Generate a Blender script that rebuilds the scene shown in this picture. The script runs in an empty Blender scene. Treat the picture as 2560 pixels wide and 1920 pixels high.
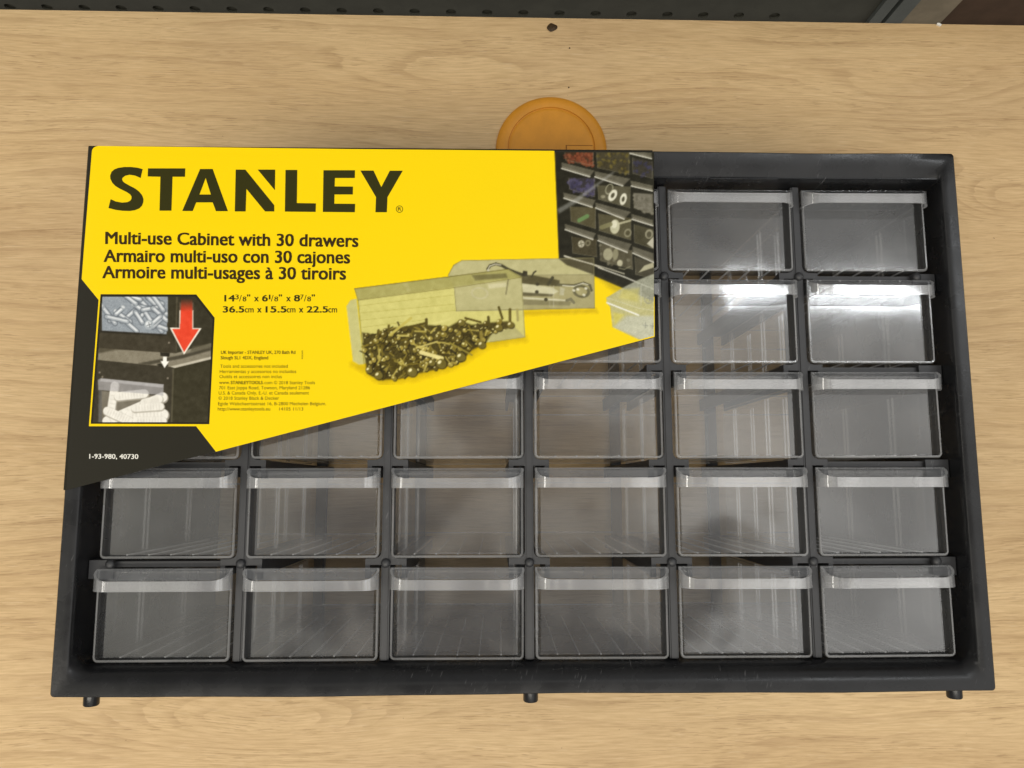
import bpy, math, random
import numpy as np
from mathutils import Matrix, Vector

random.seed(7)
rng = np.random.default_rng(7)
S = bpy.context.scene
COL = S.collection

# ------------------------------------------------------------------ camera
CAM = np.array([-0.0133267, -0.0291965, 0.4636492])
ROT = np.array([[0.99975579, -0.00105529, -0.02207379],
                [-0.00177441, 0.99180085, -0.12778074],
                [0.02202765, 0.1277887, 0.99155677]])
FPX = 1920.0
cd = bpy.data.cameras.new('camera')
cam = bpy.data.objects.new('camera', cd)
COL.objects.link(cam)
m = Matrix.Identity(4)
for i in range(3):
    for j in range(3):
        m[i][j] = ROT[i, j]
    m[i][3] = CAM[i]
cam.matrix_world = m
cd.sensor_width = 36.0
cd.lens = 36.0 * FPX / 2560.0
cd.clip_start = 0.01
cd.clip_end = 50
S.camera = cam

# ------------------------------------------------------------------ render
S.render.engine = 'CYCLES'
S.cycles.max_bounces = 14
S.cycles.diffuse_bounces = 4
S.cycles.glossy_bounces = 4
S.cycles.transmission_bounces = 8
S.cycles.transparent_max_bounces = 64
S.cycles.caustics_reflective = False
S.cycles.caustics_refractive = False
S.cycles.use_denoising = True
S.cycles.sample_clamp_indirect = 4
S.view_settings.view_transform = 'Standard'
S.view_settings.look = 'None'
S.view_settings.exposure = 0.0
S.view_settings.gamma = 1.0
S.view_settings.use_curve_mapping = False


# ------------------------------------------------------------------ node helper
class NT:
    def __init__(s, tree):
        s.t = tree
        s.n = tree.nodes
        s.l = tree.links

    def put(s, sock, v):
        if isinstance(v, bpy.types.NodeSocket):
            s.l.new(v, sock)
        elif v is not None:
            if hasattr(sock.default_value, '__len__') and not hasattr(v, '__len__'):
                v = [v] * len(sock.default_value)
            if hasattr(v, '__len__') and len(v) == 3 and len(sock.default_value) == 4:
                v = list(v) + [1]
            sock.default_value = v

    def node(s, typ, ins=None, **kw):
        n = s.n.new(typ)
        for k, v in kw.items():
            setattr(n, k, v)
        for k, v in (ins or {}).items():
            s.put(n.inputs[k], v)
        return n

    def m(s, op, a, b=None, c=None, clamp=False):
        n = s.node('ShaderNodeMath', operation=op, use_clamp=clamp)
        s.put(n.inputs[0], a)
        if b is not None:
            s.put(n.inputs[1], b)
        if c is not None:
            s.put(n.inputs[2], c)
        return n.outputs[0]

    def vm(s, op, a, b=None):
        n = s.node('ShaderNodeVectorMath', operation=op)
        s.put(n.inputs[0], a)
        if b is not None:
            s.put(n.inputs[1], b)
        return n.outputs[0]

    def xyz(s, x, y, z=0.0):
        return s.node('ShaderNodeCombineXYZ', {0: x, 1: y, 2: z}).outputs[0]

    def noise(s, vec, scale=1.0, detail=2.0, rough=0.5):
        return s.node('ShaderNodeTexNoise', {'Vector': vec, 'Scale': scale, 'Detail': detail, 'Roughness': rough}).outputs[0]

    def ramp(s, v, a, b, lo=0.0, hi=1.0):
        n = s.node('ShaderNodeMapRange', {0: v, 1: a, 2: b, 3: lo, 4: hi}, interpolation_type='SMOOTHSTEP')
        return n.outputs[0]

    def mix(s, f, a, b, blend='MIX'):
        n = s.node('ShaderNodeMix', data_type='RGBA', blend_type=blend)
        s.put(n.inputs[0], f)
        s.put(n.inputs[6], a)
        s.put(n.inputs[7], b)
        return n.outputs[2]


# ------------------------------------------------------------------ world: the room round the table
W = bpy.data.worlds.new('World')
S.world = W
W.use_nodes = True
w = NT(W.node_tree)
w.n.clear()
gd = w.node('ShaderNodeTexCoord').outputs['Generated']
sx = w.node('ShaderNodeSeparateXYZ', {0: gd})
dx, dy, dz = sx.outputs
inv = w.m('DIVIDE', 1.0, w.m('MAXIMUM', dz, 0.05))
tx, ty = w.m('MULTIPLY', dx, inv), w.m('MULTIPLY', dy, inv)
tv = w.xyz(tx, ty)
wn = w.noise(tv, 6.5, 2.0)
ceil = w.mix(w.ramp(tx, -0.55, 0.45), (0.42, 0.40, 0.345), (1.06, 1.04, 1.00))
ceil = w.mix(1.0, ceil, w.node('ShaderNodeCombineColor', {i: w.ramp(w.noise(tv, 4.6, 3.0), 0.38, 0.62, 0.72, 1.18) for i in range(3)}).outputs[0], 'MULTIPLY')
# the far part of the ceiling behind the lamp row is unlit
ceil = w.mix(w.m('MULTIPLY', w.ramp(w.m('ADD', ty, w.m('MULTIPLY', w.m('ADD', w.noise(tv, 5.0, 2.0), -0.5), 0.10)), 0.26, 0.33), 0.62), ceil, (0.12, 0.122, 0.13))
room = w.mix(w.noise(gd, 3.0, 2.0), (0.10, 0.095, 0.085), (0.34, 0.32, 0.29))
sky = w.mix(w.ramp(dz, 0.35, 0.62), room, ceil)
# the person leaning over the table, seen only in reflections
ex = w.m('DIVIDE', w.m('ADD', tx, -0.03), 0.29)
ey = w.m('DIVIDE', w.m('ADD', ty, 0.11), 0.22)
rr = w.m('ADD', w.m('MULTIPLY', ex, ex), w.m('MULTIPLY', ey, ey))
rr = w.m('ADD', rr, w.m('MULTIPLY', w.m('ADD', wn, -0.5), 3.2))
pers = w.m('MULTIPLY', w.ramp(rr, 1.0, 0.92), w.ramp(dz, 0.3, 0.5))
pcol = w.mix(w.ramp(w.noise(tv, 8.0, 2.0), 0.49, 0.54), (0.05, 0.046, 0.055), (0.50, 0.455, 0.40))
sky = w.mix(w.m('MULTIPLY', pers, 0.92), sky, pcol)
bg = w.node('ShaderNodeBackground', {'Color': sky, 'Strength': 1.35})
wo = w.node('ShaderNodeOutputWorld')
w.l.new(bg.outputs[0], wo.inputs[0])


# ------------------------------------------------------------------ ceiling lamps
def lamp(name, loc, size, power, color, target=(0, 0, 0.1), rotz=0.0):
    l = bpy.data.lights.new(name, 'AREA')
    l.shape = 'RECTANGLE'
    l.size, l.size_y = size
    l.energy = power
    l.color = color
    o = bpy.data.objects.new(name, l)
    COL.objects.link(o)
    o.location = loc
    o.rotation_euler = (0, 0, rotz)
    return o


lamp('ceiling_lamp', (1.12, 0.505, 1.95), (0.98, 0.06), 4.0, (0.93, 0.97, 1.0))
lamp('ceiling_lamp', (-0.45, -0.98, 2.0), (1.9, 0.5), 30.0, (1.0, 0.94, 0.83))
lamp('ceiling_lamp', (-1.75, 0.3, 2.0), (0.3, 1.4), 9.0, (1.0, 0.95, 0.87))


# ------------------------------------------------------------------ mesh helper (all in millimetres)
class MB:
    def __init__(s):
        s.v, s.f, s.mi, s.c = [], [], [], []

    def add(s, verts, faces, mi=0, col=None):
        o = len(s.v)
        s.v += [tuple(p) for p in verts]
        for f in faces:
            s.f.append(tuple(i + o for i in f))
            s.mi.append(mi)
            s.c.append(col)

    def box(s, x0, x1, y0, y1, z0, z1, mi=0, col=None):
        v = [(x, y, z) for z in (z0, z1) for y in (y0, y1) for x in (x0, x1)]
        s.add(v, [(0, 2, 3, 1), (4, 5, 7, 6), (0, 1, 5, 4), (2, 6, 7, 3), (0, 4, 6, 2), (1, 3, 7, 5)], mi, col)

    def prism(s, poly, z0, z1, mi=0):
        n = len(poly)
        v = [(x, y, z0) for x, y in poly] + [(x, y, z1) for x, y in poly]
        f = [tuple(range(n - 1, -1, -1)), tuple(range(n, 2 * n))]
        f += [(i, (i + 1) % n, n + (i + 1) % n, n + i) for i in range(n)]
        s.add(v, f, mi)

    def loft(s, loops, mi=0, caps=False, closed=True):
        n = len(loops[0])
        v = [p for lp in loops for p in lp]
        f = []
        for k in range(len(loops) - 1):
            for i in range(n if closed else n - 1):
                j = (i + 1) % n
                f.append((k * n + i, k * n + j, (k + 1) * n + j, (k + 1) * n + i))
        if caps:
            f.append(tuple(range(n - 1, -1, -1)))
            f.append(tuple(range((len(loops) - 1) * n, len(loops) * n)))
        s.add(v, f, mi)

    def lathe(s, cx, cy, cz, prof, n=24, axis='z', mi=0):
        loops = []
        for r, h in prof:
            lp = []
            for i in range(n):
                a = 2 * math.pi * i / n
                if axis == 'z':
                    lp.append((cx + r * math.cos(a), cy + r * math.sin(a), cz + h))
                else:
                    lp.append((cx + r * math.cos(a), cy + h, cz - r * math.sin(a)))
            loops.append(lp)
        s.loft(loops, mi, caps=True)

    def build(s, name, mats, parent=None, loc=(0, 0, 0), smooth=None):
        me = bpy.data.meshes.new(name)
        me.from_pydata([(x / 1000, y / 1000, z / 1000) for x, y, z in s.v], [], s.f)
        for mt in (mats if isinstance(mats, (list, tuple)) else [mats]):
            me.materials.append(mt)
        me.polygons.foreach_set('material_index', s.mi)
        if any(c is not None for c in s.c):
            ca = me.color_attributes.new('print', 'FLOAT_COLOR', 'CORNER')
            arr = []
            for f, c in zip(s.f, s.c):
                for k in range(len(f)):
                    cc = c[k] if (c is not None and hasattr(c[0], '__len__')) else (c or (0.5, 0.5, 0.5))
                    arr += [cc[0], cc[1], cc[2], 1.0]
            ca.data.foreach_set('color', arr)
        me.update()
        if smooth:
            me.polygons.foreach_set('use_smooth', [True] * len(me.polygons))
            me.set_sharp_from_angle(angle=math.radians(smooth))
        o = bpy.data.objects.new(name, me)
        COL.objects.link(o)
        o.location = [c / 1000 for c in loc]
        if parent:
            o.parent = parent
        return o


def tag(o, label=None, cat=None, group=None, kind=None):
    for k, v in (('label', label), ('category', cat), ('group', group), ('kind', kind)):
        if v:
            o[k] = v
    return o


def thing(name, label, cat, loc=(0, 0, 0), group=None):
    o = bpy.data.objects.new(name, None)
    COL.objects.link(o)
    o.empty_display_size = 0.02
    o.location = [c / 1000 for c in loc]
    return tag(o, label, cat, group)


def rrect(x0, x1, y0, y1, rb, rt, n=6):
    pts = []
    for cx, cy, r, a0 in ((x1 - rb, y0 + rb, rb, -90), (x1 - rt, y1 - rt, rt, 0), (x0 + rt, y1 - rt, rt, 90), (x0 + rb, y0 + rb, rb, 180)):
        for i in range(n + 1):
            a = math.radians(a0 + 90 * i / n)
            pts.append((cx + r * math.cos(a), cy + r * math.sin(a)))
    return pts


# ------------------------------------------------------------------ materials
def mat(name):
    mt = bpy.data.materials.new(name)
    mt.use_nodes = True
    t = NT(mt.node_tree)
    t.n.clear()
    return mt, t, t.node('ShaderNodeOutputMaterial')


def pbsdf(t, out, **kw):
    names = {'color': 'Base Color', 'rough': 'Roughness', 'spec': 'Specular IOR Level', 'metal': 'Metallic', 'normal': 'Normal', 'coat': 'Coat Weight', 'coatr': 'Coat Roughness'}
    b = t.node('ShaderNodeBsdfPrincipled', {names[k]: v for k, v in kw.items()})
    t.l.new(b.outputs[0], out.inputs[0])
    return b


def bump(t, h, strength, dist):
    return t.node('ShaderNodeBump', {'Height': h, 'Strength': strength, 'Distance': dist}).outputs[0]


def wood_material():
    mt, t, out = mat('light_oak_laminate')
    pos = t.node('ShaderNodeTexCoord').outputs['Object']
    sp = t.node('ShaderNodeSeparateXYZ', {0: pos})
    x, y = sp.outputs[0], sp.outputs[1]
    warp = t.m('MULTIPLY', t.m('ADD', t.noise(t.xyz(t.m('MULTIPLY', x, 4.2), t.m('MULTIPLY', y, 9.0), 3.1), 1.0, 2.0), -0.5), 0.040)
    field = t.m('ADD', y, warp)
    flow = warp
    for cx, cy, a, wx, wy in ((-0.150, -0.166, 0.060, 0.075, 0.018), (0.250, 0.222, 0.032, 0.07, 0.017), (0.318, 0.150, 0.055, 0.045, 0.02),
                              (-0.03, 0.228, 0.038, 0.10, 0.02), (-0.30, 0.17, -0.02, 0.10, 0.03), (0.06, -0.195, 0.03, 0.12, 0.02)):
        ddx = t.m('DIVIDE', t.m('ADD', x, -cx), wx)
        ddy = t.m('DIVIDE', t.m('ADD', y, -cy), wy)
        g = t.m('EXPONENT', t.m('MULTIPLY', t.m('ADD', t.m('MULTIPLY', ddx, ddx), t.m('MULTIPLY', ddy, ddy)), -1.0))
        field = t.m('ADD', field, t.m('MULTIPLY', g, a))
        flow = t.m('ADD', flow, t.m('MULTIPLY', g, a * 0.25))
    yw = t.m('ADD', y, t.m('MULTIPLY', flow, 0.55))
    jit = t.noise(t.xyz(t.m('MULTIPLY', x, 30.0), t.m('MULTIPLY', yw, 300.0), 1.0), 1.0, 3.0)
    fr = t.m('FRACT', t.m('ADD', t.m('MULTIPLY', field, 95.0), t.m('MULTIPLY', jit, 0.40)))
    ringm = t.noise(t.xyz(t.m('MULTIPLY', x, 9.0), t.m('MULTIPLY', y, 60.0), 7.0), 1.0, 2.0)
    ring = t.m('MULTIPLY', t.m('MULTIPLY', t.ramp(fr, 0.45, 0.95), t.ramp(fr, 1.0, 0.95)), t.ramp(ringm, 0.40, 0.58))
    broad = t.noise(t.xyz(t.m('MULTIPLY', x, 2.2), t.m('MULTIPLY', yw, 26.0), 0.0), 1.0, 3.0)
    patch = t.noise(t.xyz(t.m('MULTIPLY', x, 7.0), t.m('MULTIPLY', y, 12.0), 4.0), 1.0, 2.0)
    fib = t.noise(t.xyz(t.m('MULTIPLY', x, 55.0), t.m('MULTIPLY', yw, 1000.0), 2.0), 1.0, 4.0, 0.62)
    mid = t.noise(t.xyz(t.m('MULTIPLY', x, 24.0), t.m('MULTIPLY', yw, 420.0), 12.0), 1.0, 3.0, 0.55)
    fib2 = t.noise(t.xyz(t.m('MULTIPLY', x, 60.0), t.m('MULTIPLY', yw, 900.0), 9.0), 1.0, 2.0)
    pore = t.noise(t.xyz(t.m('MULTIPLY', x, 80.0), t.m('MULTIPLY', yw, 1500.0), 5.0), 1.0, 2.0)
    porem = t.m('MULTIPLY', t.ramp(pore, 0.57, 0.63), t.ramp(t.noise(t.xyz(t.m('MULTIPLY', x, 12.0), t.m('MULTIPLY', yw, 90.0), 8.0), 1.0, 2.0), 0.40, 0.62))
    c = t.mix(t.ramp(broad, 0.3, 0.7), (0.555, 0.382, 0.194), (0.610, 0.434, 0.230))
    c = t.mix(t.m('MULTIPLY', t.ramp(patch, 0.45, 0.75), 0.45), c, (0.44, 0.295, 0.155))
    c = t.mix(t.m('MULTIPLY', t.ramp(mid, 0.52, 0.74), 0.20), c, (0.34, 0.205, 0.088))
    c = t.mix(t.m('MULTIPLY', ring, 0.30), c, (0.28, 0.16, 0.066))
    c = t.mix(1.0, c, t.node('ShaderNodeCombineColor', {0: t.ramp(fib, 0.25, 0.75, 0.87, 1.12), 1: t.ramp(fib, 0.25, 0.75, 0.86, 1.13), 2: t.ramp(fib, 0.25, 0.75, 0.82, 1.16)}).outputs[0], 'MULTIPLY')
    c = t.mix(t.m('MULTIPLY', t.ramp(fib2, 0.60, 0.74), 0.28), c, (0.72, 0.56, 0.36))
    c = t.mix(t.m('MULTIPLY', porem, 0.40), c, (0.235, 0.135, 0.058))
    fleck = t.noise(t.xyz(t.m('MULTIPLY', x, 330.0), t.m('MULTIPLY', y, 420.0), 6.0), 1.0, 1.0)
    c = t.mix(t.m('MULTIPLY', t.ramp(fleck, 0.80, 0.84), 0.6), c, (0.17, 0.10, 0.045))
    h = t.m('SUBTRACT', fib, t.m('MULTIPLY', porem, 0.8))
    pbsdf(t, out, color=c, rough=t.ramp(fib, 0.2, 0.8, 0.62, 0.5), spec=0.35, normal=bump(t, h, 0.25, 0.0004))
    return mt


def black_plastic(name='black_plastic', k=1.0, lo=0.19, hi=0.34, spec=0.34):
    mt, t, out = mat(name)
    pos = t.node('ShaderNodeTexCoord').outputs['Object']
    fine = t.noise(pos, 2400.0, 2.0)
    smear = t.noise(pos, 38.0, 4.0, 0.6)
    sp = t.node('ShaderNodeSeparateXYZ', {0: pos})
    # short handling scratches in a few patches
    sc = t.noise(t.xyz(t.m('ADD', t.m('MULTIPLY', sp.outputs[0], 1500.0), t.m('MULTIPLY', sp.outputs[1], -500.0)),
                       t.m('ADD', t.m('MULTIPLY', sp.outputs[1], 170.0), t.m('MULTIPLY', sp.outputs[0], 60.0)), sp.outputs[2]), 1.0, 2.0)
    pm = t.ramp(t.noise(pos, 26.0, 2.0), 0.51, 0.62)
    scr = t.m('MULTIPLY', t.ramp(sc, 0.66, 0.74), pm)
    c = t.mix(t.ramp(smear, 0.35, 0.7), [v * k for v in (0.0085, 0.0088, 0.0098)], [v * k for v in (0.0135, 0.0138, 0.0152)])
    c = t.mix(t.m('MULTIPLY', scr, 0.42), c, (0.16, 0.16, 0.165))
    pbsdf(t, out, color=c, rough=t.ramp(smear, 0.3, 0.7, lo, hi), spec=spec, normal=bump(t, fine, 0.12, 0.0002))
    return mt


def clear_plastic(name, haze, tint=(0.80, 0.82, 0.84), rough=0.06, wav=0.25, refl=1.0, clear=(0.99, 0.99, 0.99)):
    mt, t, out = mat(name)
    pos = t.node('ShaderNodeTexCoord').outputs['Object']
    oi = t.node('ShaderNodeObjectInfo').outputs['Random']
    pv = t.vm('ADD', pos, t.xyz(t.m('MULTIPLY', oi, 7.0), t.m('MULTIPLY', oi, 3.0)))
    big = t.noise(pv, 34.0, 2.0)
    sm = t.noise(t.vm('MULTIPLY', pv, (180.0, 700.0, 300.0)), 1.0, 2.0)
    nrm = bump(t, t.m('ADD', big, t.m('MULTIPLY', sm, 0.004)), wav, 0.004)
    tr = t.node('ShaderNodeBsdfTransparent', {0: clear}).outputs[0]
    di = t.node('ShaderNodeBsdfDiffuse', {0: tint}).outputs[0]
    tl = t.node('ShaderNodeBsdfTranslucent', {0: tint}).outputs[0]
    body = t.node('ShaderNodeMixShader', {0: 0.55, 1: di, 2: tl}).outputs[0]
    hz = t.m('MULTIPLY', t.ramp(t.noise(pv, 60.0, 3.0), 0.25, 0.75, 0.82, 1.18), haze)
    a = t.node('ShaderNodeMixShader', {0: hz, 1: tr, 2: body}).outputs[0]
    fac = t.node('ShaderNodeLayerWeight', {0: 0.5}).outputs['Facing']
    fr = t.m('MULTIPLY', t.m('ADD', t.m('MULTIPLY', t.m('POWER', fac, 5.0), 0.85), 0.065), refl, clamp=True)
    gl = t.node('ShaderNodeBsdfAnisotropic', {'Color': (1, 1, 1), 'Roughness': rough, 'Normal': nrm}).outputs[0]
    b = t.node('ShaderNodeMixShader', {0: fr, 1: a, 2: gl}).outputs[0]
    t.l.new(b, out.inputs[0])
    return mt


def print_material():
    mt, t, out = mat('printed_card')
    pos = t.node('ShaderNodeTexCoord').outputs['Object']
    c = t.node('ShaderNodeVertexColor', layer_name='print').outputs[0]
    n = t.noise(pos, 900.0, 2.0)
    big = t.noise(pos, 14.0, 2.0)
    nn = bump(t, t.m('ADD', t.m('MULTIPLY', n, 0.05), big), 0.12, 0.004)
    pbsdf(t, out, color=c, rough=0.24, spec=0.18, normal=nn)
    return mt


def simple(name, color, rough=0.5, spec=0.5, metal=0.0, var=0.15, scale=60.0):
    mt, t, out = mat(name)
    pos = t.node('ShaderNodeTexCoord').outputs['Object']
    n = t.noise(pos, scale, 4.0, 0.6)
    lo = [c * (1 - var) for c in color]
    hi = [c * (1 + var) for c in color]
    pbsdf(t, out, color=t.mix(t.ramp(n, 0.3, 0.7), lo, hi), rough=rough, spec=spec, metal=metal,
          normal=bump(t, t.noise(pos, scale * 14, 2.0), 0.08, 0.0005))
    return mt


WOOD = wood_material()
BLACK = black_plastic()
LATTICE = black_plastic('lightened_grained_plastic', 2.4, 0.42, 0.55, 0.5)  # housing plastic with grain, its colour lightened because less light reaches the lattice
PANEL = clear_plastic('frosted_front', 0.125, rough=0.075, wav=0.03, refl=1.7)
WALL = clear_plastic('frosted_wall', 0.045, rough=0.12, wav=0.04, refl=0.5)
EDGE = clear_plastic('frosted_edge', 0.30, tint=(0.84, 0.85, 0.86), rough=0.14, wav=0.03, refl=1.0)
RIDGE = clear_plastic('frosted_ridge', 0.22, tint=(0.88, 0.88, 0.86), rough=0.10, wav=0.03, refl=1.6)
HANDLE = clear_plastic('frosted_handle', 0.26, tint=(0.88, 0.895, 0.92), rough=0.09, wav=0.05, refl=1.7)
WEB = clear_plastic('frosted_web', 0.30, tint=(0.86, 0.89, 0.94), rough=0.10, wav=0.05, refl=1.7)
LINE = clear_plastic('frosted_lip_edge', 0.55, tint=(0.90, 0.91, 0.92), rough=0.12, wav=0.03, refl=1.2)
PRINT = print_material()
ORANGE = simple('orange_plastic', (0.62, 0.265, 0.024), 0.42, 0.4, var=0.08)
GROOVE = simple('orange_groove', (0.26, 0.10, 0.012), 0.7, 0.3)
PEG = simple('olive_painted_steel', (0.058, 0.057, 0.045), 0.55, 0.3, var=0.1)
STEEL = simple('grey_painted_steel', (0.105, 0.115, 0.108), 0.45, 0.4, var=0.1)
TAN = simple('tan_board', (0.25, 0.21, 0.15), 0.7, 0.2, var=0.12)
BROWN = simple('brown_card', (0.085, 0.052, 0.033), 0.75, 0.2, var=0.12)
DARKSPOT = simple('dark_brown_resin', (0.045, 0.026, 0.010), 0.6, 0.3, var=0.4, scale=700)
WHITE = simple('white_chip', (0.8, 0.79, 0.75), 0.6, 0.3)

# ------------------------------------------------------------------ wooden table board
b = MB()
b.box(-700, 700, -420, 270.3, -26, 0)
board = b.build('table', WOOD)
tag(board, 'light oak laminate table board under the black cabinet', 'table', kind='structure')
board.rotation_euler = (0, 0, math.radians(-0.25))

# ------------------------------------------------------------------ perforated panel behind the table
YP = 293.0


def perforated_panel():
    b = MB()
    pitch, r, n = 25.0, 3.6, 12
    x_min, x_max, x_off = -500.0, 213.5, 6.0
    xs = [x_off + pitch * k for k in range(-20, 8)]
    b.box(xs[-1] + 12.4, 247.6, YP + 0.02, YP + 1.5, -117.5, 207.5)
    zs = [-30.0 + pitch * k for k in range(-3, 7)]
    for cx in xs:
        for cz in zs:
            hs = pitch / 2
            sq, ci, bk = [], [], []
            for i in range(n * 2):
                a = 2 * math.pi * i / (2 * n)
                ca, sa = math.cos(a), math.sin(a)
                k = hs / max(abs(ca), abs(sa))
                sq.append((cx + ca * k, YP, cz + sa * k))
                ci.append((cx + ca * r, YP, cz + sa * r))
                bk.append((cx + ca * r, YP + 1.5, cz + sa * r))
            b.loft([sq, ci, bk])
    b.box(xs[0] - 12.5, xs[-1] + 12.5, YP + 2.4, YP + 3.4, zs[0] - 12.5, zs[-1] + 12.5)
    return b


tag(perforated_panel().build('perforated_panel', PEG), 'dark olive pegboard panel with a row of round holes behind the table', 'pegboard')


def ray_to_y(px, py, Y):
    d = ROT @ np.array([(px - 1280) / FPX, -(py - 960) / FPX, -1.0])
    t = (Y / 1000 - CAM[1]) / d[1]
    return (CAM + t * d) * 1000


xa = ray_to_y(2168, 50, YP)[0]
xb = ray_to_y(2247, 53, YP)[0]
xc = ray_to_y(2349, 56, YP)[0]
b = MB()
b.box(xa, xa + (xb - xa) * 0.36, YP - 3, YP + 30, -160, 330)
b.box(xa + (xb - xa) * 0.36, xa + (xb - xa) * 0.50, YP + 1, YP + 26, -159, 329)
b.box(xa + (xb - xa) * 0.50, xb, YP - 3, YP + 30, -160, 330)
tag(b.build('steel_upright', STEEL), 'grey folded steel upright standing at the end of the pegboard', 'shelf post')
b = MB()
b.box(xb + 0.5, xc, YP - 1, YP + 12, -160, 330)
tag(b.build('tan_panel', TAN), 'tan beige strip of board between the grey upright and brown panel', 'board')
b = MB()
b.box(xc + 1.0, xc + 420, YP + 6, YP + 18, -160, 330)
tag(b.build('brown_panel', BROWN), 'dark brown panel behind the far corner of the table', 'panel')

# ------------------------------------------------------------------ orange cable grommet
gt = thing('cable_grommet', 'round orange plastic cable grommet set in the wood behind the cabinet', 'grommet', (22.2, 180.3, 0))
b = MB()
prof = [(35.2, 0.0), (35.0, 1.0), (34.0, 1.9), (32.0, 2.5), (29.5, 2.5), (27.7, 2.3), (27.4, 1.5), (26.0, 1.2)]
b.lathe(0, 0, 0, prof, 72)
b.build('rim', ORANGE, gt, smooth=35)
b = MB()
b.lathe(0, 0, 0, [(27.05, 0.6), (27.0, 1.7), (26.4, 2.05), (25.0, 2.1), (1, 2.15)], 72)
b.build('lid', ORANGE, gt, smooth=35)
b = MB()
b.box(9.0, 26.0, -14, 2.4, 2.16, 2.24, mi=1)
b.box(9.7, 26.3, -14, 1.7, 2.16, 2.6, mi=0)
b.build('cable_flap', [ORANGE, GROOVE], gt)

# ------------------------------------------------------------------ small marks lying on the wood
b = MB()
lp = []
for r, h in ((2.6, 0.05), (2.9, 0.5), (2.2, 1.0), (0.9, 1.25)):
    lp.append([(23.4 + r * math.cos(a) * (1 + 0.16 * math.sin(2 * a + 1)) * 1.05, 263.4 + r * math.sin(a) * (1 + 0.12 * math.cos(3 * a)), h) for a in [2 * math.pi * i / 20 for i in range(20)]])
b.loft(lp, caps=True)
tag(b.build('resin_lump', DARKSPOT, smooth=60), 'small dark brown lump on the wood near the back edge of the table', 'speck')
for dx_, dy_, r in ((34.6, 249.5, 0.55), (33.8, 222.5, 0.5)):
    b = MB()
    b.lathe(dx_, dy_, 0.02, [(r, 0), (r * 0.8, 0.25), (r * 0.2, 0.4)], 10)
    tag(b.build('speck', DARKSPOT), 'tiny dark speck ' + ('just above the orange grommet' if dy_ < 240 else 'on bare wood between the lump and the grommet'), 'speck')
b = MB()
b.prism([(275.8, 268.3), (278.3, 267.2), (279.0, 268.2), (277.6, 269.2), (276.2, 269.3)], 0.05, 1.2)
tag(b.build('paint_chip', WHITE), 'tiny white chip at the back edge of the table by the brown panel', 'chip')

# ------------------------------------------------------------------ cabinet
cab = thing('storage_cabinet', 'black plastic drawer cabinet lying on its back on the oak board', 'cabinet', (0, 0, 0))
HW, HH = 182.7, 110.2


def loop(side, zs, top, zt, bot, zb, rb, rt, n=6):
    x0, x1, y0, y1 = -HW + side, HW - side, -HH + bot, HH - top
    pts = []
    for (cx, cy, r, a0, za, zc) in ((x1 - rb, y0 + rb, rb, -90, zb, zs), (x1 - rt, y1 - rt, rt, 0, zs, zt), (x0 + rt, y1 - rt, rt, 90, zt, zs), (x0 + rb, y0 + rb, rb, 180, zs, zb)):
        for i in range(n + 1):
            a = math.radians(a0 + 90 * i / n)
            pts.append((cx + r * math.cos(a), cy + r * math.sin(a), za + (zc - za) * i / n))
    # subdivide long edges so the rim can waver slightly
    out = []
    for i, p in enumerate(pts):
        q = pts[(i + 1) % len(pts)]
        out.append(p)
        L = math.dist(p[:2], q[:2])
        if L > 60:
            for k in range(1, 24):
                u = k / 24
                out.append(tuple(p[j] + (q[j] - p[j]) * u for j in range(3)))
    return out


PROFILE = [(1.5, 0.0, 1.5, 0.0, 1.5, 0.0, 1.5, 1.5), (0.0, 2.0, 0.0, 2.0, 0.0, 2.0, 2.0, 2.0), (0.0, 153.6, 0.0, 153.8, 0.0, 153.6, 1.6, 1.6),
           (0.1, 154.6, 0.1, 154.7, 0.1, 154.6, 1.5, 1.5), (0.5, 155.0, 0.5, 155.0, 0.5, 155.0, 1.4, 1.4),
           (3.0, 154.95, 3.5, 154.7, 3.2, 154.93, 2.0, 1.6), (5.6, 154.85, 7.0, 153.8, 4.6, 154.75, 3.5, 2.5),
           (6.1, 154.5, 10.2, 152.75, 5.7, 154.4, 5.0, 1.2), (6.35, 153.9, 10.45, 153.1, 6.8, 153.85, 6.5, 1.0), (6.45, 152.5, 10.95, 153.1, 8.0, 153.0, 7.0, 0.8),
           (6.55, 150.6, 11.4, 151.6, 9.3, 151.5, 7.0, 0.6), (6.65, 148.4, 11.55, 149.0, 10.3, 149.4, 5.5, 0.6), (6.8, 144.0, 11.8, 144.0, 10.95, 145.5, 3.0, 0.6),
           (7.2, 120.0, 12.0, 120.0, 10.95, 120.0, 2.0, 0.6), (7.2, 2.0, 12.0, 2.0, 10.95, 2.0, 2.0, 0.6), (3.0, 0.0, 3.0, 0.0, 3.0, 0.0, 1.5, 1.5)]
b = MB()
loops = [loop(*p) for p in PROFILE]
for k in range(2, 8):
    loops[k] = [(x, y + 0.25 * math.sin(x * 0.031 + 1.0) * (1 if abs(y) > 80 else 0) + 0.10 * math.sin(x * 0.09), z) for x, y, z in loops[k]]
b.loft(loops)
b.build('housing', BLACK, cab, smooth=38)

PX, PY, DW, DH = 57.945, 39.73, 53.2, 36.0
X0 = 0.655
colx = [X0 + (c - 2.5) * PX for c in range(6)]
rowy = [60.15 - r * PY for r in range(5)]            # underside of each drawer row
barx = [X0 + (c - 2) * PX for c in range(5)]

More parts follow.
